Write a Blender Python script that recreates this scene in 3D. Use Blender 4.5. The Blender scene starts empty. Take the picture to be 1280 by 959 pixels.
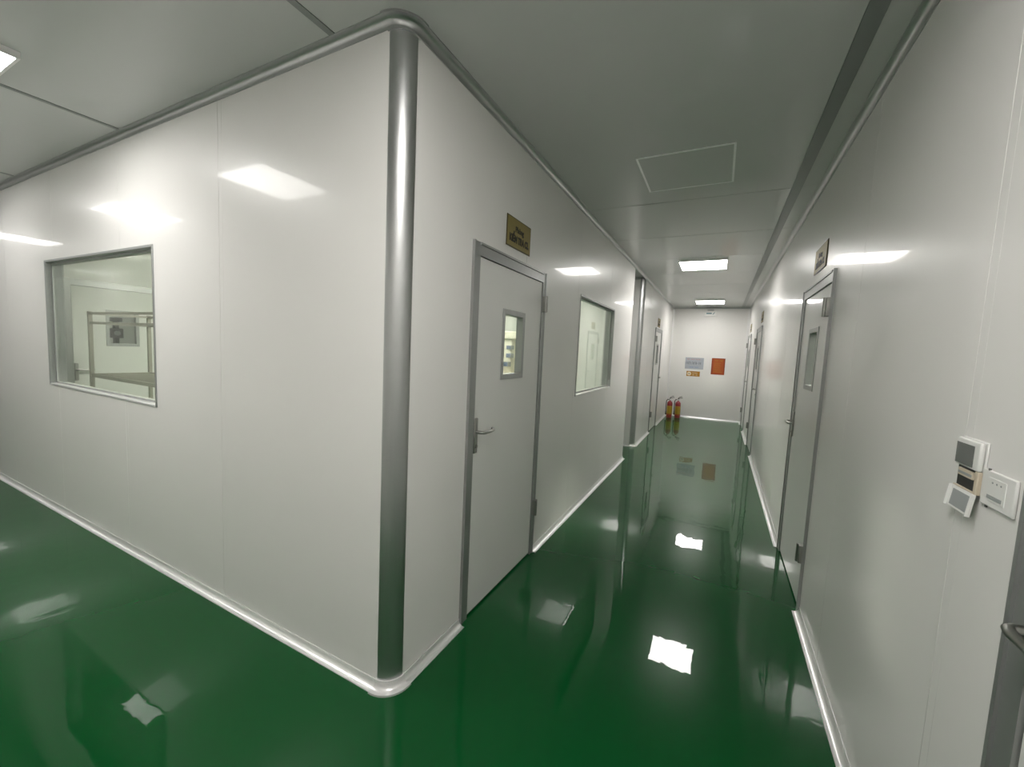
import bpy, bmesh, math, random
from mathutils import Vector, Matrix

SC = bpy.context.scene
COL = SC.collection
random.seed(4)

# ------------------------------------------------------------------ camera
F_PX, YAW, PITCH, ROLL = 508.5, 26.860, -4.855, 2.676
CAM = (1.174, -1.2725, 1.540)
ya, pi_, ro = (math.radians(a) for a in (YAW, PITCH, ROLL))
fw = Vector((-math.sin(ya)*math.cos(pi_), math.cos(ya)*math.cos(pi_), math.sin(pi_)))
r0 = Vector((math.cos(ya), math.sin(ya), 0)); u0 = r0.cross(fw)
rt = r0*math.cos(ro) + u0*math.sin(ro); up = -r0*math.sin(ro) + u0*math.cos(ro)
cd = bpy.data.cameras.new('camera'); cam = bpy.data.objects.new('camera', cd); COL.objects.link(cam)
cd.sensor_fit = 'HORIZONTAL'; cd.sensor_width = 36; cd.lens = F_PX/1280*36; cd.clip_start = 0.02; cd.clip_end = 100
m = Matrix((rt, up, -fw)).transposed().to_4x4(); m.translation = CAM
cam.matrix_world = m
SC.camera = cam

# ------------------------------------------------------------------ world, exposure
w = bpy.data.worlds.new('world'); SC.world = w; w.use_nodes = True
w.node_tree.nodes['Background'].inputs[0].default_value = (.8, .9, .85, 1)
w.node_tree.nodes['Background'].inputs[1].default_value = 0.02
vs = SC.view_settings
vs.view_transform = 'Standard'; vs.look = 'None'; vs.gamma = 1; vs.use_curve_mapping = False
vs.exposure = 0.0
LAMP = 26.0            # radiance of the LED panel diffusers
ROOM_LAMP = 100.0
HALL_NEAR, HALL_FAR = 21.0, 13.0   # the weaker panels of the left hallway

# ------------------------------------------------------------------ sizes (metres)
W, L, H = 1.732, 10.092, 2.8
BACK = -1.68          # wall behind the camera
LEFT = -13.0
C_ = 0.031            # cove size
R_ = 0.076            # radius of the rounded corner posts
Y_END, Y_2 = 4.77, 5.66
T_ = 0.10             # wall thickness

# ------------------------------------------------------------------ materials
def newmat(name):
    mt = bpy.data.materials.new(name); mt.use_nodes = True
    nt = mt.node_tree; b = nt.nodes['Principled BSDF']
    return mt, nt, b
def pbr(name, col, rough=.5, metal=0, spec=.5, coat=0, coat_r=.05, coat_ior=1.5, var=.03, scale=6, bump=0, bscale=40, stretch=None, coat_bump=False):
    mt, nt, b = newmat(name)
    N = nt.nodes; K = nt.links
    tc = N.new('ShaderNodeTexCoord'); mp = N.new('ShaderNodeMapping'); K.new(tc.outputs['Object'], mp.inputs[0])
    if stretch: mp.inputs['Scale'].default_value = stretch
    nz = N.new('ShaderNodeTexNoise'); nz.inputs['Scale'].default_value = scale; nz.inputs['Detail'].default_value = 3
    K.new(mp.outputs[0], nz.inputs['Vector'])
    mx = N.new('ShaderNodeMix'); mx.data_type = 'RGBA'
    mx.inputs[6].default_value = tuple(c*(1-var) for c in col) + (1,)
    mx.inputs[7].default_value = tuple(min(1, c*(1+var)) for c in col) + (1,)
    K.new(nz.outputs['Fac'], mx.inputs[0]); K.new(mx.outputs[2], b.inputs['Base Color'])
    b.inputs['Roughness'].default_value = rough; b.inputs['Metallic'].default_value = metal
    b.inputs['Specular IOR Level'].default_value = spec
    b.inputs['Coat Weight'].default_value = coat; b.inputs['Coat Roughness'].default_value = coat_r; b.inputs['Coat IOR'].default_value = coat_ior
    if bump:
        n2 = N.new('ShaderNodeTexNoise'); n2.inputs['Scale'].default_value = bscale; n2.inputs['Detail'].default_value = 1.5
        K.new(mp.outputs[0], n2.inputs['Vector'])
        bp = N.new('ShaderNodeBump'); bp.inputs['Strength'].default_value = 1.0; bp.inputs['Distance'].default_value = bump
        K.new(n2.outputs['Fac'], bp.inputs['Height']); K.new(bp.outputs[0], b.inputs['Normal'])
        if coat_bump: K.new(bp.outputs[0], b.inputs['Coat Normal'])
    return mt
def emit(name, col, s):
    mt, nt, b = newmat(name)
    b.inputs['Base Color'].default_value = (.8, .8, .8, 1)
    b.inputs['Emission Color'].default_value = col + (1,); b.inputs['Emission Strength'].default_value = s
    return mt
def glass(name):
    mt = bpy.data.materials.new(name); mt.use_nodes = True
    nt = mt.node_tree; nt.nodes.remove(nt.nodes['Principled BSDF']); N = nt.nodes; K = nt.links
    tr = N.new('ShaderNodeBsdfTransparent'); tr.inputs[0].default_value = (.975, .99, .97, 1)
    gl = N.new('ShaderNodeBsdfGlossy'); gl.inputs['Roughness'].default_value = .004
    lw = N.new('ShaderNodeLayerWeight'); lw.inputs[0].default_value = .5
    pw = N.new('ShaderNodeMath'); pw.operation = 'POWER'; pw.inputs[1].default_value = 5; K.new(lw.outputs['Facing'], pw.inputs[0])
    ma = N.new('ShaderNodeMath'); ma.operation = 'MULTIPLY_ADD'; ma.inputs[1].default_value = .95; ma.inputs[2].default_value = .04; K.new(pw.outputs[0], ma.inputs[0])
    mx = N.new('ShaderNodeMixShader'); K.new(ma.outputs[0], mx.inputs[0]); K.new(tr.outputs[0], mx.inputs[1]); K.new(gl.outputs[0], mx.inputs[2])
    K.new(mx.outputs[0], N['Material Output'].inputs[0])
    return mt

M = {}
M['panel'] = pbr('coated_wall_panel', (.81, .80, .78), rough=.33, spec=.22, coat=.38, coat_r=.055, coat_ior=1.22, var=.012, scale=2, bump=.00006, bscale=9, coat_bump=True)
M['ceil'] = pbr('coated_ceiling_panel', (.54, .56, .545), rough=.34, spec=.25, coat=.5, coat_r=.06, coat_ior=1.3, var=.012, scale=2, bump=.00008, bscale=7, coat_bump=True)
M['core'] = pbr('painted_wall_core', (.68, .70, .66), rough=.45, var=.02)
M['leaf'] = pbr('door_leaf_paint', (.74, .74, .72), rough=.33, spec=.22, coat=.38, coat_r=.055, coat_ior=1.22, var=.012, scale=2, bump=.00005, bscale=9, coat_bump=True)
M['alu'] = pbr('satin_aluminium', (.50, .51, .51), rough=.36, metal=1, var=.05, scale=60, stretch=(1, 1, .05))
M['aluw'] = pbr('bright_aluminium_cove', (.90, .90, .90), rough=.34, metal=.75, var=.03, scale=30)
M['frame'] = pbr('grey_aluminium_frame', (.37, .38, .375), rough=.38, metal=.65, var=.04, scale=40)
M['strip'] = pbr('ceiling_joint_metal', (.27, .29, .28), rough=.4, metal=.5, var=.03)
M['cap'] = pbr('white_plastic_cap', (.85, .84, .84), rough=.3, metal=.35, coat=.5, var=.05, scale=20)
M['floor'] = None
M['steel'] = pbr('brushed_steel', (.36, .36, .34), rough=.28, metal=1, var=.06, scale=50)
M['darkmetal'] = pbr('dark_grey_metal', (.10, .105, .10), rough=.4, metal=.6, var=.1)
M['seal'] = pbr('black_rubber_seal', (.012, .02, .014), rough=.6, var=.1)  # near-black colour for the shade painted under the door leaves
M['groove'] = pbr('grey_sealant', (.35, .36, .35), rough=.6, var=.05)
M['gold'] = pbr('gold_acrylic', (.27, .215, .075), rough=.5, metal=.1, spec=.25, coat=0, var=.06, scale=30)
M['goldtrim'] = pbr('dark_gold_edge', (.10, .08, .03), rough=.4, metal=.3, var=.06)
M['ink'] = pbr('dark_ink', (.03, .025, .012), rough=.6, var=.05)
M['glass'] = glass('window_glass')
M['led'] = emit('led_diffuser', (1, .965, .925), LAMP)
M['led_hall'] = emit('hall_led_diffuser', (1, .97, .94), HALL_NEAR)
M['led_far'] = emit('far_hall_led_diffuser', (1, .97, .94), HALL_FAR)
M['led_room_dim'] = emit('dim_room_led_diffuser', (1, .99, .90), 30.0)
M['led_room'] = emit('room_led_diffuser', (1, .99, .87), ROOM_LAMP)
M['white'] = pbr('white_plastic', (.82, .82, .80), rough=.4, coat=.2, var=.015)
M['cream'] = pbr('cream_plastic', (.62, .54, .42), rough=.5, var=.04)
M['screen'] = pbr('dark_grey_screen', (.10, .11, .105), rough=.25, coat=.4, var=.05)
M['black'] = pbr('black_plastic', (.02, .02, .02), rough=.45, var=.1)
M['grey'] = pbr('grey_plastic', (.33, .35, .35), rough=.5, var=.05)
M['red'] = pbr('red_lacquer', (.26, .014, .022), rough=.3, coat=.5, var=.06)
M['yellow'] = pbr('yellow_label', (.42, .27, .02), rough=.5, var=.15, scale=40)
M['orange'] = pbr('orange_print', (.40, .085, .014), rough=.5, var=.12, scale=18)
M['orange2'] = pbr('red_orange_print', (.30, .05, .012), rough=.5, var=.1, scale=18)
M['amber'] = pbr('amber_print', (.42, .20, .02), rough=.5, var=.12, scale=20)
M['pale'] = pbr('pale_print', (.80, .68, .48), rough=.5, var=.05)
M['bluegrey'] = pbr('blue_grey_print', (.42, .45, .50), rough=.5, var=.05, scale=20)
M['blue'] = pbr('faded_blue_print', (.20, .30, .50), rough=.5, var=.05)
M['rose'] = pbr('faded_red_print', (.50, .28, .26), rough=.5, var=.05)
M['charcoal'] = pbr('charcoal_print', (.09, .09, .09), rough=.5, var=.05)
M['rack'] = pbr('grey_steel_tube', (.34, .33, .28), rough=.42, metal=.5, var=.06)
M['machine'] = pbr('cream_machine_paint', (.72, .70, .58), rough=.45, var=.04)
M['screenblue'] = pbr('blue_grey_display', (.10, .14, .22), rough=.3, var=.1)
M['green'] = pbr('green_pictogram', (.15, .28, .30), rough=.4, var=.05)

def floor_mat():
    mt, nt, b = newmat('green_epoxy_floor'); N = nt.nodes; K = nt.links
    tc = N.new('ShaderNodeTexCoord')
    nz = N.new('ShaderNodeTexNoise'); nz.inputs['Scale'].default_value = 1.2; nz.inputs['Detail'].default_value = 4
    K.new(tc.outputs['Object'], nz.inputs['Vector'])
    mx = N.new('ShaderNodeMix'); mx.data_type = 'RGBA'
    mx.inputs[6].default_value = (.0012, .073, .015, 1); mx.inputs[7].default_value = (.0018, .088, .019, 1)
    K.new(nz.outputs['Fac'], mx.inputs[0]); K.new(mx.outputs[2], b.inputs['Base Color'])
    b.inputs['Roughness'].default_value = .22; b.inputs['Specular IOR Level'].default_value = .05
    b.inputs['Coat Weight'].default_value = .58; b.inputs['Coat Roughness'].default_value = .012; b.inputs['Coat IOR'].default_value = 1.5
    # the trowelled resin lies in soft waves
    n2 = N.new('ShaderNodeTexNoise'); n2.inputs['Scale'].default_value = 5.5; n2.inputs['Detail'].default_value = 2.0; n2.inputs['Roughness'].default_value = .45
    n2.inputs['Distortion'].default_value = .6
    K.new(tc.outputs['Object'], n2.inputs['Vector'])
    bp = N.new('ShaderNodeBump'); bp.inputs['Strength'].default_value = 1; bp.inputs['Distance'].default_value = .0007
    K.new(n2.outputs['Fac'], bp.inputs['Height'])
    K.new(bp.outputs[0], b.inputs['Coat Normal']); K.new(bp.outputs[0], b.inputs['Normal'])
    return mt
M['floor'] = floor_mat()

# ------------------------------------------------------------------ builders
ORG = {}
def thing(name, loc, label=None, cat=None, group=None, kind=None):
    o = bpy.data.objects.new(name, None); o.empty_display_size = .05; COL.objects.link(o); o.location = loc
    ORG[o.name] = Vector(loc); tag(o, label, cat, group, kind); return o
def tag(o, label=None, cat=None, group=None, kind=None):
    if label: o['label'] = label
    if cat: o['category'] = cat
    if group: o['group'] = group
    if kind: o['kind'] = kind
    return o
def obj(name, bm, mat, parent=None, smooth=False, bevel=0, seg=2):
    bmesh.ops.recalc_face_normals(bm, faces=bm.faces)
    org = ORG[parent.name] if parent else Vector((0, 0, 0))
    bmesh.ops.translate(bm, verts=bm.verts, vec=-org)
    me = bpy.data.meshes.new(name); bm.to_mesh(me); bm.free()
    mats = mat if isinstance(mat, (list, tuple)) else [mat]
    for x in mats: me.materials.append(M[x])
    o = bpy.data.objects.new(name, me); COL.objects.link(o)
    if parent: o.parent = parent
    ORG[o.name] = org
    if smooth:
        for p in me.polygons: p.use_smooth = True
        try: me.set_sharp_from_angle(angle=math.radians(38))
        except Exception: pass
    if bevel:
        md = o.modifiers.new('bevel', 'BEVEL'); md.width = bevel; md.segments = seg; md.limit_method = 'ANGLE'; md.angle_limit = math.radians(40)
        if not smooth:
            for p in me.polygons: p.use_smooth = True
            try: me.set_sharp_from_angle(angle=math.radians(60))
            except Exception: pass
    return o
def box(bm, x0, x1, y0, y1, z0, z1):
    x0, x1 = sorted((x0, x1)); y0, y1 = sorted((y0, y1)); z0, z1 = sorted((z0, z1))
    v = [bm.verts.new(p) for p in ((x0,y0,z0),(x1,y0,z0),(x1,y1,z0),(x0,y1,z0),(x0,y0,z1),(x1,y0,z1),(x1,y1,z1),(x0,y1,z1))]
    for f in ((0,3,2,1),(4,5,6,7),(0,1,5,4),(1,2,6,5),(2,3,7,6),(3,0,4,7)): bm.faces.new([v[i] for i in f])
# frames: (along the wall s, height z, distance d out of the wall face) -> world; sign = reading direction
FR = {
    'A': (lambda s, z, d: (s, -d, z), 1),
    'B': (lambda s, z, d: (d, s, z), 1),
    'C': (lambda s, z, d: (W-d, s, z), -1),
    'E': (lambda s, z, d: (s, L-d, z), 1),
    'P': (lambda s, z, d: (-5.3+d, s, z), 1),
    'N': (lambda s, z, d: (s, Y_2-d, z), 1),
    'K': (lambda s, z, d: (s, BACK+d, z), -1),
    'X': (lambda s, z, d: (LEFT+d, s, z), 1),
    'CEIL': (lambda s, z, d: (s, z, H-d), 1),
}
def fbox(bm, fr, s0, s1, z0, z1, d0, d1):
    a = FR[fr][0](s0, z0, d0); b = FR[fr][0](s1, z1, d1)
    box(bm, a[0], b[0], a[1], b[1], a[2], b[2])
def plate(bm, fr, s0, s1, z0, z1, d0, d1, holes=()):
    """slab with rectangular holes (a, b, za, zb); one closed shell"""
    fn = FR[fr][0]
    ss = {s0, s1}; zs = {z0, z1}
    for a, b, c, d in holes:
        for q in (a, b):
            if s0 < q < s1: ss.add(q)
        for q in (c, d):
            if z0 < q < z1: zs.add(q)
    ss = sorted(ss); zs = sorted(zs); n, k = len(ss)-1, len(zs)-1
    def solid(i, j):
        if i < 0 or j < 0 or i >= n or j >= k: return False
        cs, cz = (ss[i]+ss[i+1])/2, (zs[j]+zs[j+1])/2
        return not any(a < cs < b and c < cz < d for a, b, c, d in holes)
    V = {}
    def v(i, j, d):
        if (i, j, d) not in V: V[i, j, d] = bm.verts.new(fn(ss[i], zs[j], d))
        return V[i, j, d]
    for i in range(n):
        for j in range(k):
            if not solid(i, j): continue
            for d in (d0, d1): bm.faces.new((v(i,j,d), v(i+1,j,d), v(i+1,j+1,d), v(i,j+1,d)))
            for di, dj, e in ((-1,0,((i,j),(i,j+1))), (1,0,((i+1,j),(i+1,j+1))), (0,-1,((i,j),(i+1,j))), (0,1,((i,j+1),(i+1,j+1)))):
                if not solid(i+di, j+dj):
                    p, q = e; bm.faces.new((v(*p,d0), v(*q,d0), v(*q,d1), v(*p,d1)))
def tube(bm, pts, r, n=10, caps=True):
    pts = [Vector(p) for p in pts]; rings = []
    rr = r if isinstance(r, (list, tuple)) else [r]*len(pts)
    prev = None
    for i, p in enumerate(pts):
        t = (pts[min(i+1, len(pts)-1)] - pts[max(i-1, 0)]).normalized()
        a = (prev - t*prev.dot(t)).normalized() if prev is not None and (prev - t*prev.dot(t)).length > 1e-4 else t.orthogonal().normalized()
        prev = a; b = t.cross(a)
        rings.append([bm.verts.new(p + (a*math.cos(2*math.pi*k/n) + b*math.sin(2*math.pi*k/n))*rr[i]) for k in range(n)])
    for A, B in zip(rings, rings[1:]):
        for k in range(n): bm.faces.new((A[k], A[(k+1)%n], B[(k+1)%n], B[k]))
    if caps: bm.faces.new(rings[0]); bm.faces.new(rings[-1])
def lathe(bm, prof, c, n=24):
    rings = []
    for r, z in prof:
        r = max(r, 1e-4)
        rings.append([bm.verts.new((c[0]+r*math.cos(2*math.pi*k/n), c[1]+r*math.sin(2*math.pi*k/n), c[2]+z)) for k in range(n)])
    for A, B in zip(rings, rings[1:]):
        for k in range(n): bm.faces.new((A[k], A[(k+1)%n], B[(k+1)%n], B[k]))
    bm.faces.new(rings[0]); bm.faces.new(rings[-1])
def new(): return bmesh.new()
def text(s, fr, sc, zc, d, size, mat, parent, name='lettering', bold=0.0, width=None):
    cu = bpy.data.curves.new('t', 'FONT'); cu.body = s; cu.size = size; cu.align_x = 'CENTER'; cu.align_y = 'CENTER'; cu.offset = bold; cu.extrude = .0008
    t = bpy.data.objects.new('t', cu); COL.objects.link(t)
    bpy.context.view_layer.update()
    me = bpy.data.meshes.new_from_object(t.evaluated_get(bpy.context.evaluated_depsgraph_get()))
    bm = new(); bm.from_mesh(me)
    bpy.data.objects.remove(t); bpy.data.curves.remove(cu); bpy.data.meshes.remove(me)
    fn, sg = FR[fr]
    k = 1
    if width:
        xs = [v.co.x for v in bm.verts]; k = width/max(1e-4, max(xs)-min(xs))
    for v in bm.verts: v.co = Vector(fn(sc + sg*v.co.x*k, zc + v.co.y, d + v.co.z))
    return obj(name, bm, mat, parent)

# ------------------------------------------------------------------ the shell
bm = new(); box(bm, LEFT-.2, 4.4, BACK-.2, L+.2, -.08, 0)
tag(obj('floor', bm, 'floor'), 'glossy dark green epoxy floor with mirror reflections', 'floor', kind='structure')

def wall(name, label, fr, s0, s1, openings=(), seams=(), t=T_, skin=True, z1=H):
    """a sandwich wall: core behind, coated panels with thin joints in front"""
    bm = new(); plate(bm, fr, s0, s1, 0, z1, -t, -.011 if skin else 0, openings)
    root = tag(obj(name, bm, 'core'), label, 'wall', kind='structure')
    if skin:
        g, hw = .0010, .017
        cuts = [s0] + sorted(q for q in seams if s0 < q < s1) + [s1]
        for i in range(len(cuts)-1):
            a = cuts[i] + (hw+g if i else 0); b = cuts[i+1] - (hw+g if i < len(cuts)-2 else 0)
            bm = new(); plate(bm, fr, a, b, 0, z1, -.011, 0, openings); obj('panel', bm, 'panel', root, bevel=.0006, seg=1)
        for q in cuts[1:-1]:
            bm = new(); plate(bm, fr, q-hw, q+hw, 0, z1, -.011, -.0004, openings)
            obj('joint_strip', bm, 'panel', root, bevel=.0006, seg=1)
    return root

DOOR_H = 2.09
D1 = (.527, 1.495); D2 = (1.69, 2.66); D3 = (6.22, 7.19); D4 = (8.72, 9.69); D5 = (7.15, 8.12); D6 = (-1.105, -.135); D7 = (.50, 1.47)
WA = (-3.805, -2.0, 1.062, 2.082); WB = (2.342, 3.688, 1.127, 2.067)
op = lambda d: (d[0], d[1], -1, DOOR_H)
pit = 1.17
wall('wall_front', 'long glossy white panel wall left of the rounded corner post', 'A', LEFT, -R_, [WA], [-1.26-pit*k for k in range(11)])
wall('wall_left', 'white panel wall of the corridor between the corner post and the side opening', 'B', R_, Y_END, [op(D1), WB], [2.262, 3.44])
wall('wall_left_rear', 'far section of the left corridor wall beyond the side opening', 'B', Y_2+R_, L, [op(D5)], [6.4, 9.0])
wall('wall_side_passage', 'pale end face of the far left wall seen in the side opening', 'N', -2.6, -R_, [], [-.95])
wall('wall_right', 'glossy white panel wall along the right side of the corridor', 'C', BACK, L, [op(D2), op(D3), op(D4), op(D6)], [.115, 1.17, 3.45, 4.6, 5.75, 7.95])
wall('wall_end', 'white end wall of the corridor with posters', 'E', -T_, W+T_, [], [])
wall('wall_back', 'white wall of the hallway behind the viewer', 'K', LEFT, W+T_, [], [-.4-pit*k for k in range(10)])
wall('wall_far_left', 'white wall closing the far left end of the hallway', 'X', BACK, 0, [], [])
# rooms behind the glazing
wall('wall_room_partition', 'pale wall with a door inside the room behind the large window', 'P', .1, 4.67, [op(D7)], [2.3, 3.5])
def slab(name, label, a):
    bm = new(); box(bm, *a); return tag(obj(name, bm, 'core', bevel=.004), label, 'wall', kind='structure')
slab('wall_room_rear', 'pale rear wall of the room behind the corridor window', (-9.2, -T_, 4.67, 4.77, 0, H))
slab('wall_room_far', 'pale far wall of the second room behind the inner door', (-9.3, -9.2, .1, 4.77, 0, H))
slab('wall_passage_end', 'pale wall closing the side opening on the left', (-2.7, -2.6, 4.77, L, 0, H))
slab('wall_right_room', 'pale outer wall of the rooms behind the right corridor wall', (4.2, 4.3, BACK, L, 0, H))
slab('wall_right_room_near', 'pale near wall of the rooms behind the right corridor wall', (W+T_, 4.2, BACK-.1, BACK, 0, H))
slab('wall_right_room_end', 'pale end wall of the rooms behind the right corridor wall', (W+T_, 4.2, L, L+.1, 0, H))
slab('wall_rear_room_end', 'pale end wall of the room behind the far left door', (-2.7, -T_, L, L+.1, 0, H))

# ceiling: slab + panels + joint strips
bm = new(); box(bm, LEFT-.2, 4.4, BACK-.2, L+.2, H+.012, H+.1)
ceil = tag(obj('ceiling', bm, 'core'), 'grey white glossy panel ceiling with joint strips', 'ceiling', kind='structure')
xs = [-.36-1.95*k for k in range(7)]
def cpanel(x0, x1, y0, y1):
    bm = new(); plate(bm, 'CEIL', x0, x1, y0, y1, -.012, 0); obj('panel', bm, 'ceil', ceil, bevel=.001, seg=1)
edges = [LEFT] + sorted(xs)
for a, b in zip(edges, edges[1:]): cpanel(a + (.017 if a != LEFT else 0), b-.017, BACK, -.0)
for q in xs:
    bm = new(); plate(bm, 'CEIL', q-.0155, q+.0155, BACK, 0, -.012, .002); obj('joint_strip', bm, 'strip', ceil)
ys = [BACK, 2.36, 3.41, 4.46, 5.51, 6.56, 7.61, 8.66, L]
for a, b in zip(ys, ys[1:]):
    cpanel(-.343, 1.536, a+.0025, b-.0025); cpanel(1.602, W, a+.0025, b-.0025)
bm = new(); plate(bm, 'CEIL', 1.5365, 1.6015, BACK, L, -.012, .003); obj('joint_strip', bm, 'strip', ceil)

# coves
def cove_prof(c, k=0.0):
    p = [(0, c+.007+k), (.003+k, c+.007+k), (.003+k, c)]
    for i in range(1, 9):
        t = math.pi/2*i/9
        p.append((c - (c-.003)*math.cos(t) + k*.5, c - (c-.003)*math.sin(t) + k*.5))
    p += [(c, .003+k), (c+.007+k, .003+k), (c+.007+k, 0), (0, 0)]
    return p
def cove(name, fr, s0, s1, label, top=False, mat='aluw', d_off=0):
    bm = new(); fn = FR[fr][0]; pr = cove_prof(C_)
    ring = lambda s: [bm.verts.new(fn(s, H-z if top else z, d+d_off)) for d, z in pr]
    A, B = ring(s0), ring(s1); n = len(pr)
    for k in range(n): bm.faces.new((A[k], A[(k+1)%n], B[(k+1)%n], B[k]))
    bm.faces.new(A); bm.faces.new(B)
    o = obj(name, bm, mat, None, smooth=True)
    return tag(o, label, 'skirting' if not top else 'moulding', kind='structure')
def cap(cx, cy, top, name, label):
    bm = new(); pr = cove_prof(C_, .006); rings = []
    for i in range(13):
        a = math.radians(-96 + 102*i/12)
        rings.append([bm.verts.new((cx+(R_+d)*math.cos(a), cy+(R_+d)*math.sin(a), H-z if top else z)) for d, z in pr])
    n = len(pr)
    for A, B in zip(rings, rings[1:]):
        for k in range(n): bm.faces.new((A[k], A[(k+1)%n], B[(k+1)%n], B[k]))
    bm.faces.new(rings[0]); bm.faces.new(rings[-1])
    return tag(obj(name, bm, 'cap' if not top else 'alu', None, smooth=True), label, 'corner cap', kind='structure')
cove('baseboard_front', 'A', LEFT, -R_, 'bright aluminium cove at the foot of the long left wall')
cove('baseboard_left_near', 'B', R_, D1[0], 'short aluminium cove between the corner post and the door')
cove('baseboard_left', 'B', D1[1], Y_END+.01, 'aluminium cove on the left between the first door and the side opening')
cove('baseboard_left_rear', 'B', Y_2+R_, D5[0], 'aluminium cove on the far left wall before its door')
cove('baseboard_left_end', 'B', D5[1], L, 'aluminium cove beside the fire extinguishers on the left')
cove('baseboard_passage', 'N', -2.6, -R_, 'aluminium cove across the back of the side opening')
cove('baseboard_right_near', 'C', D6[1], D2[0], 'aluminium cove at lower right between the nearest two right hand doors')
cove('baseboard_right', 'C', D2[1], D3[0], 'long aluminium cove on the right beyond the door with the gold sign')
cove('baseboard_right_rear', 'C', D3[1], D4[0], 'short aluminium cove between the two far right hand doors')
cove('baseboard_right_end', 'C', D4[1], L, 'last bit of aluminium cove on the right by the end wall')
cove('baseboard_right_back', 'C', BACK, D6[0], 'aluminium cove on the right wall behind the viewer')
cove('baseboard_end', 'E', 0, W, 'white cove along the foot of the end wall')
cove('baseboard_back', 'K', LEFT, W, 'aluminium cove along the wall behind the viewer')
cove('trim_1', 'A', LEFT, -R_, 'grey aluminium crown cove above the long left wall', True, 'alu')
cove('trim_2', 'B', R_, L, 'grey aluminium crown cove above the left corridor wall', True, 'alu')
cove('trim_3', 'C', BACK, L, 'aluminium crown cove above the right corridor wall', True, 'alu')
cove('trim_4', 'E', 0, W, 'grey crown cove above the end wall', True, 'alu')
cove('trim_5', 'K', LEFT, W, 'aluminium crown cove above the wall behind the viewer', True, 'alu')
cove('trim_6', 'N', -2.6, -R_, 'grey crown cove inside the side opening', True, 'alu')
def post(cx, cy, name, label):
    bm = new(); ri, ro_ = R_-.010, R_+.0015; ra, rb = [], []; n = 20
    z0, z1 = C_*.6, H-C_*.6
    for i in range(n+1):
        a = math.radians(-90 + 90*i/n)
        for r, l in ((ro_, ra), (ri, rb)):
            l.append([bm.verts.new((cx+r*math.cos(a), cy+r*math.sin(a), z)) for z in (z0, z1)])
    for i in range(n):
        bm.faces.new((ra[i][0], ra[i+1][0], ra[i+1][1], ra[i][1])); bm.faces.new((rb[i][0], rb[i][1], rb[i+1][1], rb[i+1][0]))
        for e in (0, 1): bm.faces.new((ra[i][e], ra[i+1][e], rb[i+1][e], rb[i][e]))
    for i in (0, n): bm.faces.new((ra[i][0], ra[i][1], rb[i][1], rb[i][0]))
    tag(obj(name, bm, 'alu', None, smooth=True), label, 'corner post', kind='structure')
post(-R_, R_, 'trim_7', 'tall rounded satin aluminium corner post in the foreground')
cap(-R_, R_, False, 'trim_8', 'shiny corner cap at the foot of the foreground post')
cap(-R_, R_, True, 'trim_9', 'rounded corner cap at the top of the foreground post')
post(-R_, Y_2+R_, 'trim_10', 'rounded aluminium corner post beyond the side opening')
cap(-R_, Y_2+R_, False, 'trim_11', 'small corner cap at the foot of the far post')
# vertical inside-corner coves at the end wall
for nm, x0, sg, lb in (('trim_12', 0, 1, 'white vertical cove in the left corner of the end wall'), ('trim_13', W, -1, 'white vertical cove in the right corner of the end wall')):
    bm = new(); pr = cove_prof(.035); n = len(pr)
    A = [bm.verts.new((x0+sg*d, L-z, .045)) for d, z in pr]; B = [bm.verts.new((x0+sg*d, L-z, H-.045)) for d, z in pr]
    for k in range(n): bm.faces.new((A[k], A[(k+1)%n], B[(k+1)%n], B[k]))
    bm.faces.new(A); bm.faces.new(B)
    tag(obj(nm, bm, 'cap', None, smooth=True), lb, 'moulding', kind='structure')

# ------------------------------------------------------------------ windows and doors
def window(name, label, fr, q):
    s0, s1, z0, z1 = q; fw_ = .017
    root = thing(name, FR[fr][0]((s0+s1)/2, z0, 0), label, 'window', kind='structure')
    for nm, a in (('frame_jamb', (s0, s0+fw_, z0, z1)), ('frame_jamb', (s1-fw_, s1, z0, z1)), ('frame_head', (s0+fw_, s1-fw_, z1-fw_, z1))):
        bm = new(); fbox(bm, fr, *a, -T_-.004, .005); obj(nm, bm, 'frame', root, bevel=.002)
    bm = new(); fbox(bm, fr, s0+fw_, s1-fw_, z0, z0+fw_, -T_-.004, .006); obj('sill', bm, 'aluw', root, bevel=.004)
    bm = new(); plate(bm, fr, s0+fw_, s1-fw_, z0+fw_, z1-fw_, -.042, -.032, [(s0+fw_+.012, s1-fw_-.012, z0+fw_+.012, z1-fw_-.012)]); obj('glazing_bead', bm, 'groove', root)
    bm = new(); fbox(bm, fr, s0+fw_, s1-fw_, z0+fw_, z1-fw_, -.050, -.044); obj('pane', bm, 'glass', root)
window('window_1', 'large window in the long left wall with a rack behind the glass', 'A', WA)
window('window_2', 'corridor window to the right of the foreground door', 'B', WB)

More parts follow.
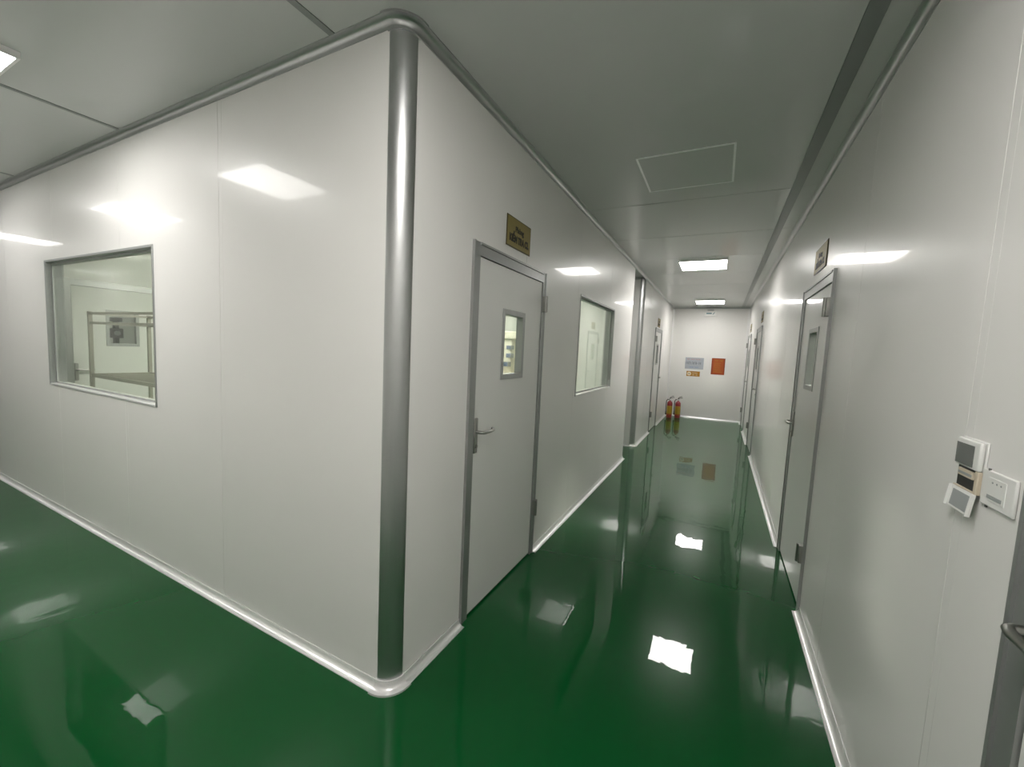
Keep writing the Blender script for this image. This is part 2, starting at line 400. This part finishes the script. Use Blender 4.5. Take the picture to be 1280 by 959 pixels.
def door(name, label, fr, q, hs, sign=None):
    """hs = +1: handle at the s1 side, -1: at the s0 side"""
    s0, s1 = q; fn = FR[fr][0]
    root = thing(name, fn((s0+s1)/2, 0, 0), label, 'door', kind='structure')
    jw, jn, hd, pr = .066, .046, .068, .010
    a0, a1 = (s0, s0+jw) if hs < 0 else (s1-jw, s1)
    b0, b1 = (s1-jn, s1) if hs < 0 else (s0, s0+jn)
    for x0, x1 in ((a0, a1), (b0, b1)):
        bm = new(); fbox(bm, fr, x0, x1, 0, DOOR_H, -T_-.004, pr)
        # raised outer lip
        if x0 == s0: fbox(bm, fr, x0, x0+.012, 0, DOOR_H, pr, pr+.006)
        else: fbox(bm, fr, x1-.012, x1, 0, DOOR_H, pr, pr+.006)
        obj('jamb', bm, 'frame', root)
    i0, i1 = min(a1, b1), max(a0, b0)
    bm = new(); fbox(bm, fr, i0, i1, DOOR_H-hd, DOOR_H, -T_-.004, pr); fbox(bm, fr, i0, i1, DOOR_H-.012, DOOR_H, pr, pr+.006); obj('frame_head', bm, 'frame', root)
    l0, l1, lz0, lz1 = i0+.003, i1-.003, .014, DOOR_H-hd-.003
    # vision window in the leaf, nearer the handle side
    c = (s0+.505) if hs < 0 else (s1-.505)
    v = (c-.155, c+.155, 1.352, 1.778); vf = .032
    bm = new(); plate(bm, fr, l0, l1, lz0, lz1, -.042, .002, [(v[0]+.01, v[1]-.01, v[2]+.01, v[3]-.01)]); leaf = obj('leaf', bm, 'leaf', root, bevel=.0015, seg=1)
    bm = new(); plate(bm, fr, v[0], v[1], v[2], v[3], -.044, .006, [(v[0]+vf, v[1]-vf, v[2]+vf, v[3]-vf)]); obj('vision_frame', bm, 'frame', leaf, bevel=.002)
    bm = new(); fbox(bm, fr, v[0]+vf-.005, v[1]-vf+.005, v[2]+vf-.005, v[3]-vf+.005, -.036, -.031); obj('vision_pane', bm, 'glass', leaf)
    bm = new(); fbox(bm, fr, i0, i1, .0, .012, -.035, -.004); obj('bottom_seal', bm, 'seal', root)  # dark strip standing in for the shadow in the threshold gap
    # lever handle
    hc = a1+.022 if hs < 0 else a0-.022; sg = -hs
    bm = new(); fbox(bm, fr, hc-.017, hc+.017, .955, 1.152, .002, .013); hp = obj('handle', bm, 'steel', root, bevel=.005)
    bm = new()
    pts = [(hc, 1.075, .012), (hc, 1.075, .045), (hc+sg*.006, 1.075, .053), (hc+sg*.022, 1.074, .056), (hc+sg*.08, 1.072, .054), (hc+sg*.125, 1.073, .050), (hc+sg*.138, 1.076, .042), (hc+sg*.14, 1.078, .030)]
    tube(bm, [fn(*p) for p in pts], [.0095, .0095, .0095, .010, .0095, .009, .0085, .008], 12)
    obj('lever', bm, 'steel', hp, smooth=True)
    bm = new(); tube(bm, [fn(hc, .995, .012), fn(hc, .995, .019)], .009, 14); obj('lock_cylinder', bm, 'steel', hp, smooth=True)
    hx = (b0+b1)/2
    for z in (1.87, .365):
        bm = new(); fbox(bm, fr, hx-.022, hx+.022, z-.055, z+.055, .008, .034); h = obj('hinge', bm, 'steel', root, bevel=.003)
        bm = new(); tube(bm, [fn(hx-hs*-.012, z-.056, .036), fn(hx-hs*-.012, z+.056, .036)], .009, 10); obj('hinge_pin', bm, 'steel', h, smooth=True)
    return root
door('door_1', 'pale grey door with small window in the foreground beside the corner post', 'B', D1, -1)
door('door_2', 'pale door on the right wall under the gold sign, lever on its far side', 'C', D2, 1)
door('door_3', 'second door along the far right wall, lever on its near side', 'C', D3, -1)
door('door_4', 'last door on the right wall next to the end wall', 'C', D4, -1)
door('door_5', 'far door on the left wall beyond the side opening', 'B', D5, 1)
door('door_6', 'nearest right hand door, cut off at the bottom right corner', 'C', D6, 1)
door('door_7', 'door inside the room seen through the large left window', 'P', D7, -1)

# ------------------------------------------------------------------ lamps and ceiling hatch
def lamp(x0, x1, y0, y1, label, mat='led', group='LED ceiling panels'):
    t = thing('led_panel', ((x0+x1)/2, (y0+y1)/2, H), label, 'ceiling lamp', group)
    bm = new(); plate(bm, 'CEIL', x0, x1, y0, y1, 0, .030, [(x0+.012, x1-.012, y0+.012, y1-.012)]); obj('frame', bm, 'white', t)
    bm = new(); plate(bm, 'CEIL', x0+.012, x1-.012, y0+.012, y1-.012, .018, .028); obj('diffuser', bm, mat, t)
lamp(.585, 1.165, 4.53, 5.13, 'nearer lit LED panel on the corridor ceiling')
lamp(.585, 1.165, 8.55, 9.15, 'farther lit LED panel on the ceiling by the end wall')
lamp(.57, 1.17, -1.15, -.55, 'lit LED panel overhead where the two passages meet')
for x, lb in ((-2.12, 'lit LED panel cut off at the upper left edge'), (-4.42, 'second LED panel along the left hallway, seen as a wall reflection'),
              (-7.8, 'third LED panel along the left hallway, seen as a wall reflection'), (-11., 'fourth LED panel far down the left hallway')):
    lamp(x-.3, x+.3, -1.15, -.55, lb, 'led_hall' if x > -3 else 'led_far')
lamp(-3.2, -2.6, 1.6, 2.2, 'LED panel inside the room with the rack', 'led_room', 'room LED panels')
lamp(-1.6, -1.0, 3.0, 3.6, 'LED panel inside the room behind the corridor window', 'led_room_dim', 'room LED panels')
lamp(-7.4, -6.8, 1.2, 1.8, 'LED panel in the second room behind the inner door', 'led_room_dim', 'room LED panels')
lamp(2.7, 3.3, 1.8, 2.4, 'LED panel in the room behind the right hand door', 'led_room', 'room LED panels')
lamp(2.7, 3.3, 7.2, 7.8, 'LED panel in the far room behind the right wall', 'led_room', 'room LED panels')  # unseen lamp, added so the far right door windows aren't black
lamp(-1.7, -1.1, 7.3, 7.9, 'LED panel in the room behind the far left door', 'led_room', 'room LED panels')  # also an added unseen lamp, brightens the room behind that door

t = thing('ceiling_hatch', (.872, 1.80, H), 'flat unlit square panel with thin pale rim in the corridor ceiling', 'hatch')
bm = new(); plate(bm, 'CEIL', .585, 1.160, 1.50, 2.09, 0, .006, [(.598, 1.147, 1.513, 2.077)]); obj('rim', bm, 'aluw', t, bevel=.002)
bm = new(); plate(bm, 'CEIL', .598, 1.147, 1.513, 2.077, 0, .003); obj('cover', bm, 'ceil', t)

# ------------------------------------------------------------------ signs
def gold_sign(fr, s0, s1, z0, z1, label, lines, tail=False):
    t = thing('door_sign', FR[fr][0]((s0+s1)/2, z0, 0), label, 'sign', 'gold door signs')
    bm = new(); fbox(bm, fr, s0, s1, z0, z1, .0006, .005); obj('backing', bm, 'goldtrim', t, bevel=.002)
    bm = new(); fbox(bm, fr, s0+.007, s1-.007, z0+.007, z1-.007, .005, .0062); obj('face', bm, 'gold', t)
    zc = (z0+z1)/2; sc = (s0+s1)/2
    text(lines[0], fr, sc, zc+.024, .0066, .045, 'ink', t, bold=.0018, width=.115)
    text(lines[1], fr, sc, zc-.036, .0066, .055, 'ink', t, bold=.0032, width=.265)
    if tail:
        bm = new(); fbox(bm, fr, s1-.035, s1-.027, z0-.045, z0, .0006, .002); obj('tape', bm, 'white', t)
SIGN = ('Phòng', 'KIỂM TRA CL')
gold_sign('B', .877, 1.208, 2.150, 2.330, 'gold sign with dark letters above the foreground door', SIGN, True)
gold_sign('C', 2.0, 2.375, 2.165, 2.337, 'gold sign on the right wall above the first door', SIGN)
gold_sign('C', 6.3, 6.63, 2.15, 2.33, 'small gold sign above the second far right hand door', SIGN)
gold_sign('C', 9.0, 9.33, 2.15, 2.33, 'small gold sign above the last right hand door', SIGN)
gold_sign('B', 7.42, 7.75, 2.12, 2.30, 'small gold sign above the far left door', SIGN)

def glyphs(bm, fr, s0, z0, z1, d, words, w_=.017, gap=.006):
    s = s0
    for n in words:
        for k in range(n):
            fbox(bm, fr, s, s+.005, z0, z1, d, d+.0006)
            if k % 3 != 1: fbox(bm, fr, s+.005, s+w_, z1-.006, z1, d, d+.0006)
            if k % 3 != 2: fbox(bm, fr, s+.005, s+w_, (z0+z1)/2-.003, (z0+z1)/2+.003, d, d+.0006)
            if k % 2: fbox(bm, fr, s+w_-.005, s+w_, z0, z1, d, d+.0006)
            s += w_+gap
        s += .022
t = thing('notice_board', FR['E'][0](.597, 1.243, 0), 'blue grey notice with faded print on the end wall', 'poster', 'posters on the end wall')
bm = new(); fbox(bm, 'E', .382, .812, 1.243, 1.535, .0006, .006); obj('board', bm, 'bluegrey', t, bevel=.001)
bm = new(); glyphs(bm, 'E', .425, 1.472, 1.505, .0062, (3, 4, 5)); tag(obj('print', bm, 'rose', t), kind='stuff')
bm = new(); glyphs(bm, 'E', .405, 1.36, 1.425, .0062, (4, 5, 2), .021, .007); tag(obj('print', bm, 'charcoal', t), kind='stuff')
bm = new(); glyphs(bm, 'E', .49, 1.275, 1.305, .0062, (5, 4), .015, .006); tag(obj('print', bm, 'blue', t), kind='stuff')
t = thing('warning_sticker', FR['E'][0](.59, 1.058, 0), 'small amber sticker with a pale round emblem under the grey notice', 'sticker', 'posters on the end wall')
bm = new(); fbox(bm, 'E', .432, .745, 1.058, 1.188, .0006, .004); obj('sheet', bm, 'amber', t)
bm = new(); lathe(bm, [(.050, 0), (.050, .0012)], (0, 0, 0), 28)
for v in bm.verts: v.co = Vector(FR['E'][0](.495+v.co.x, 1.123+v.co.y, .0042+v.co.z))
obj('emblem', bm, 'pale', t)
bm = new(); fbox(bm, 'E', .468, .522, 1.117, 1.129, .0056, .0062); tag(obj('print', bm, 'charcoal', t), kind='stuff')
bm = new(); glyphs(bm, 'E', .57, 1.13, 1.155, .0042, (6,), .014, .006); glyphs(bm, 'E', .57, 1.085, 1.105, .0042, (3, 2), .014, .006); tag(obj('print', bm, 'pale', t), kind='stuff')
t = thing('rules_poster', FR['E'][0](1.142, 1.138, 0), 'orange red poster with pale heading on the end wall', 'poster', 'posters on the end wall')
bm = new(); fbox(bm, 'E', .992, 1.292, 1.138, 1.546, .0006, .005); obj('sheet', bm, 'orange', t)
bm = new(); plate(bm, 'E', .992, 1.292, 1.138, 1.546, .005, .0056, [(1.03, 1.262, 1.165, 1.525)]); obj('border', bm, 'orange2', t)
bm = new(); glyphs(bm, 'E', 1.075, 1.465, 1.505, .0052, (3, 3), .02, .005); tag(obj('print', bm, 'amber', t), kind='stuff')
bm = new()
for i in range(7): fbox(bm, 'E', 1.05, 1.05+.19*(.7+.3*random.random()), 1.42-i*.036, 1.428-i*.036, .0052, .0057)
tag(obj('print', bm, 'amber', t), kind='stuff')

t = thing('exit_light', FR['E'][0](.868, 2.57, 0), 'small white emergency light box high on the end wall', 'exit sign')
bm = new(); fbox(bm, 'E', .735, 1.003, 2.575, 2.715, 0, .045); obj('housing', bm, 'white', t, bevel=.006)
bm = new(); fbox(bm, 'E', .78, .90, 2.63, 2.662, .0452, .047)
v = [bm.verts.new(FR['E'][0](*p, .047)) for p in ((.915, 2.62), (.935, 2.62), (.972, 2.672), (.952, 2.672))]; bm.faces.new(v)
tag(obj('pictogram', bm, 'green', t), kind='stuff')
bm = new(); fbox(bm, 'E', .80, .94, 2.715, 2.735, .005, .03); obj('bracket', bm, 'grey', t, bevel=.003)

# ------------------------------------------------------------------ thermostat and switch on the right wall
t = thing('thermostat', FR['C'][0](.078, 1.255, 0), 'white wall controller with dark screen and open flap on the right wall', 'thermostat')
bm = new(); fbox(bm, 'C', .024, .132, 1.252, 1.378, .0005, .004); obj('back_plate', bm, 'white', t, bevel=.002)
bm = new(); plate(bm, 'C', .028, .130, 1.308, 1.376, .004, .0140); ub = obj('cover', bm, 'white', t, bevel=.004)
bm = new(); fbox(bm, 'C', .050, .127, 1.313, 1.364, .0140, .0152); obj('screen', bm, 'screen', ub, bevel=.001)
bm = new(); plate(bm, 'C', .028, .130, 1.254, 1.308, .004, .012, [(.042, .2, 1.257, 1.4)]); obj('tray', bm, 'cream', t, bevel=.0015)
bm = new(); fbox(bm, 'C', .042, .1285, 1.257, 1.306, .004, .0060); ti = obj('tray_bed', bm, 'black', t)
bm = new(); fbox(bm, 'C', .052, .116, 1.284, 1.302, .0060, .0112); obj('button_block', bm, 'cream', ti, bevel=.001)
bm = new(); fbox(bm, 'C', .055, .114, 1.289, 1.295, .0112, .0118); obj('button_row', bm, 'grey', ti)
# flap hinged along the lower edge, tipped out into the corridor
bm = new(); fnC = FR['C'][0]
ang = math.radians(7); ln_ = .054
def flap(s, u, wth): return fnC(s, 1.254 - u*math.cos(ang) + wth*math.sin(ang), .011 + u*math.sin(ang) + wth*math.cos(ang))
def fl_box(bm, s0, s1, u0, u1, w0, w1):
    v = [bm.verts.new(flap(s, u, q)) for q in (w0, w1) for s, u in ((s0, u0), (s1, u0), (s1, u1), (s0, u1))]
    for f in ((0,1,2,3),(4,5,6,7),(0,1,5,4),(1,2,6,5),(2,3,7,6),(3,0,4,7)): bm.faces.new([v[i] for i in f])
fl_box(bm, .028, .130, 0, ln_, -.0015, .0015); fo = obj('flap', bm, 'white', t, bevel=.001)
bm = new(); fl_box(bm, .040, .118, .008, ln_-.006, .0015, .0022); obj('flap_sticker', bm, 'grey', fo)
for q in (.028, .127):
    bm = new(); fl_box(bm, q, q+.003, 0, ln_, .0015, .008); obj('flap_rim', bm, 'white', fo, bevel=.0008)

t = thing('wall_switch', FR['C'][0](-.034, 1.243, 0), 'white rectangular switch plate beside the thermostat on the right wall', 'switch')
bm = new(); fbox(bm, 'C', -.094, .024, 1.242, 1.322, .0005, .0065); pl = obj('plate', bm, 'white', t, bevel=.004)
bm = new(); fbox(bm, 'C', -.066, -.004, 1.256, 1.308, .0065, .0080); obj('insert', bm, 'white', t, bevel=.001)
for s in (-.05, -.035, -.02):
    bm = new(); lathe(bm, [(.0022, 0), (.0022, .0006)], (0, 0, 0), 10)
    for v in bm.verts: v.co = Vector(fnC(s+v.co.x, 1.298+v.co.y, .0081+v.co.z))
    obj('indicator', bm, 'grey', t)
bm = new(); fbox(bm, 'C', -.058, -.0065, 1.262, 1.270, .0080, .0095); obj('rocker', bm, 'grey', t, bevel=.001)
for s, z in ((.004, 1.3225), (.0, 1.2405)):
    bm = new(); fbox(bm, 'C', s-.003, s+.003, z-.0025, z+.0025, .003, .0060); obj('clip', bm, 'darkmetal', pl)

# ------------------------------------------------------------------ fire extinguishers
def extinguisher(x, y, rz, label):
    t = thing('fire_extinguisher', (x, y, 0), label, 'fire extinguisher', 'fire extinguishers by the end wall')
    c = (x, y, 0)
    bm = new(); lathe(bm, [(.058, 0), (.066, .006), (.066, .34), (.062, .375), (.045, .405), (.022, .42), (.02, .432)], c, 28); bd = obj('cylinder', bm, 'red', t, smooth=True)
    bm = new(); lathe(bm, [(.0668, .10), (.0668, .30)], c, 28); obj('label', bm, 'yellow', bd, smooth=True)
    bm = new(); lathe(bm, [(.0672, .07), (.0672, .095)], c, 28); obj('band', bm, 'orange', bd, smooth=True)
    bm = new(); lathe(bm, [(.018, .43), (.02, .44), (.02, .47), (.012, .48)], c, 16); obj('valve', bm, 'steel', t, smooth=True)
    ca, sa = math.cos(rz), math.sin(rz); P = lambda a, b, z: (x+a*ca-b*sa, y+a*sa+b*ca, z)
    bm = new(); tube(bm, [P(-.015, 0, .478), P(.03, 0, .50), P(.10, 0, .515)], .008, 8); obj('carry_handle', bm, 'black', t, smooth=True)
    bm = new(); tube(bm, [P(-.01, 0, .485), P(.02, 0, .525), P(.085, 0, .55)], .007, 8); obj('squeeze_lever', bm, 'black', t, smooth=True)
    bm = new(); tube(bm, [P(-.02, 0, .455), P(-.06, .0, .46), P(-.085, 0, .42), P(-.088, 0, .30), P(-.085, 0, .16)], .010, 10); obj('hose', bm, 'black', t, smooth=True)
    bm = new(); tube(bm, [P(-.085, 0, .16), P(-.085, 0, .10), P(-.085, 0, .07)], [.011, .014, .017], 10); obj('nozzle', bm, 'black', t, smooth=True)
    bm = new(); tube(bm, [P(.0, -.02, .455), P(.0, -.034, .455)], .016, 14); obj('gauge', bm, 'white', t, smooth=True)
extinguisher(.135, 9.64, .4, 'red fire extinguisher with yellow label nearer the left wall')
extinguisher(.322, 9.72, -.2, 'red fire extinguisher with yellow label standing to the right of its twin')

# ------------------------------------------------------------------ rack trolley behind the large window
t = thing('rack_trolley', (-3.72, .71, 0), 'grey steel tube rack trolley behind the large left window', 'trolley')
X0, X1, Y0, Y1 = -4.5, -2.95, .47, .945
for x in (X0, X1):
    for y in (Y0, Y1):
        bm = new(); box(bm, x-.016, x+.016, y-.016, y+.016, .11, 1.72); obj('leg', bm, 'rack', t, bevel=.003)
        bm = new(); tube(bm, [(x-.014, y, .05), (x+.014, y, .05)], .05, 18); c = obj('caster', bm, 'black', t, smooth=True)
        bm = new(); box(bm, x-.02, x-.016, y-.02, y+.02, .04, .11); box(bm, x+.016, x+.02, y-.02, y+.02, .04, .11); box(bm, x-.02, x+.02, y-.02, y+.02, .105, .112); obj('caster_fork', bm, 'steel', c)
for z in (1.70, 1.605):
    for y in (Y0, Y1):
        bm = new(); box(bm, X0, X1, y-.011, y+.011, z-.011, z+.011); obj('rail', bm, 'rack', t)
    for x in (X0, X1):
        bm = new(); box(bm, x-.011, x+.011, Y0, Y1, z-.011, z+.011); obj('rail', bm, 'rack', t)
for z in (1.08, .55):
    bm = new(); plate_ = [(X0, X1, Y0-.01, Y0+.01), (X0, X1, Y1-.01, Y1+.01), (X0-.01, X0+.01, Y0, Y1), (X1-.01, X1+.01, Y0, Y1)]
    for a in plate_: box(bm, *a, z-.02, z+.012)
    sh = obj('shelf', bm, 'rack', t)
    bm = new()
    for k in range(1, 30): box(bm, X0+k*(X1-X0)/30-.002, X0+k*(X1-X0)/30+.002, Y0, Y1, z+.002, z+.006)
    for k in range(1, 12): box(bm, X0, X1, Y0+k*(Y1-Y0)/12-.002, Y0+k*(Y1-Y0)/12+.002, z-.002, z+.002)
    tag(obj('wire_mesh', bm, 'rack', sh), kind='stuff')

# machines in the rooms
t = thing('filling_machine', (-1.7, 4.25, 0), 'cream machine with small dark displays behind the foreground door window', 'machine')
bm = new(); box(bm, -2.0, -1.35, 4.0, 4.5, .08, 1.12); obj('cabinet', bm, 'machine', t, bevel=.01)
bm = new(); box(bm, -2.03, -1.32, 3.97, 4.53, 1.12, 1.16); obj('table_top', bm, 'cream', t, bevel=.004)
bm = new(); box(bm, -1.76, -1.62, 4.18, 4.34, 1.16, 1.74); hd = obj('column', bm, 'machine', t, bevel=.01)
bm = new(); box(bm, -1.86, -1.5, 4.14, 4.38, 1.68, 1.8); obj('head', bm, 'machine', t, bevel=.02)
for x, z, q in ((-1.83, 1.52, .075), (-1.62, 1.56, .05), (-1.62, 1.44, .055), (-1.80, 1.31, .06), (-1.66, 1.31, .06)):
    bm = new(); box(bm, x-.04, x+.04, 4.08, 4.18, z-q*.6, z+q*.6); b_ = obj('control_box', bm, 'grey', t, bevel=.004)
    bm = new(); box(bm, x-.032, x+.032, 4.074, 4.08, z-q*.45, z+q*.45); obj('display', bm, 'screenblue', b_)
for x in (-1.95, -1.4):
    for y in (4.05, 4.45):
        bm = new(); box(bm, x-.02, x+.02, y-.02, y+.02, 0, .08); obj('foot', bm, 'darkmetal', t)

t = thing('capping_stand', (-6.9, 1.52, 0), 'dark machine stand seen through the inner door window', 'machine')
bm = new(); box(bm, -7.15, -6.65, 1.27, 1.87, 0, .9); obj('cabinet', bm, 'machine', t, bevel=.01)
bm = new(); box(bm, -6.94, -6.86, 1.46, 1.51, .9, 1.72); obj('column', bm, 'darkmetal', t, bevel=.005)
bm = new(); box(bm, -6.97, -6.83, 1.38, 1.54, 1.67, 1.73); obj('arm', bm, 'darkmetal', t, bevel=.005)
bm = new(); box(bm, -7.0, -6.8, 1.38, 1.54, 1.43, 1.57); g = obj('motor_box', bm, 'darkmetal', t, bevel=.01)
bm = new(); tube(bm, [(-6.80, 1.465, 1.50), (-6.78, 1.465, 1.50)], .035, 20); obj('dial', bm, 'grey', g, smooth=True)
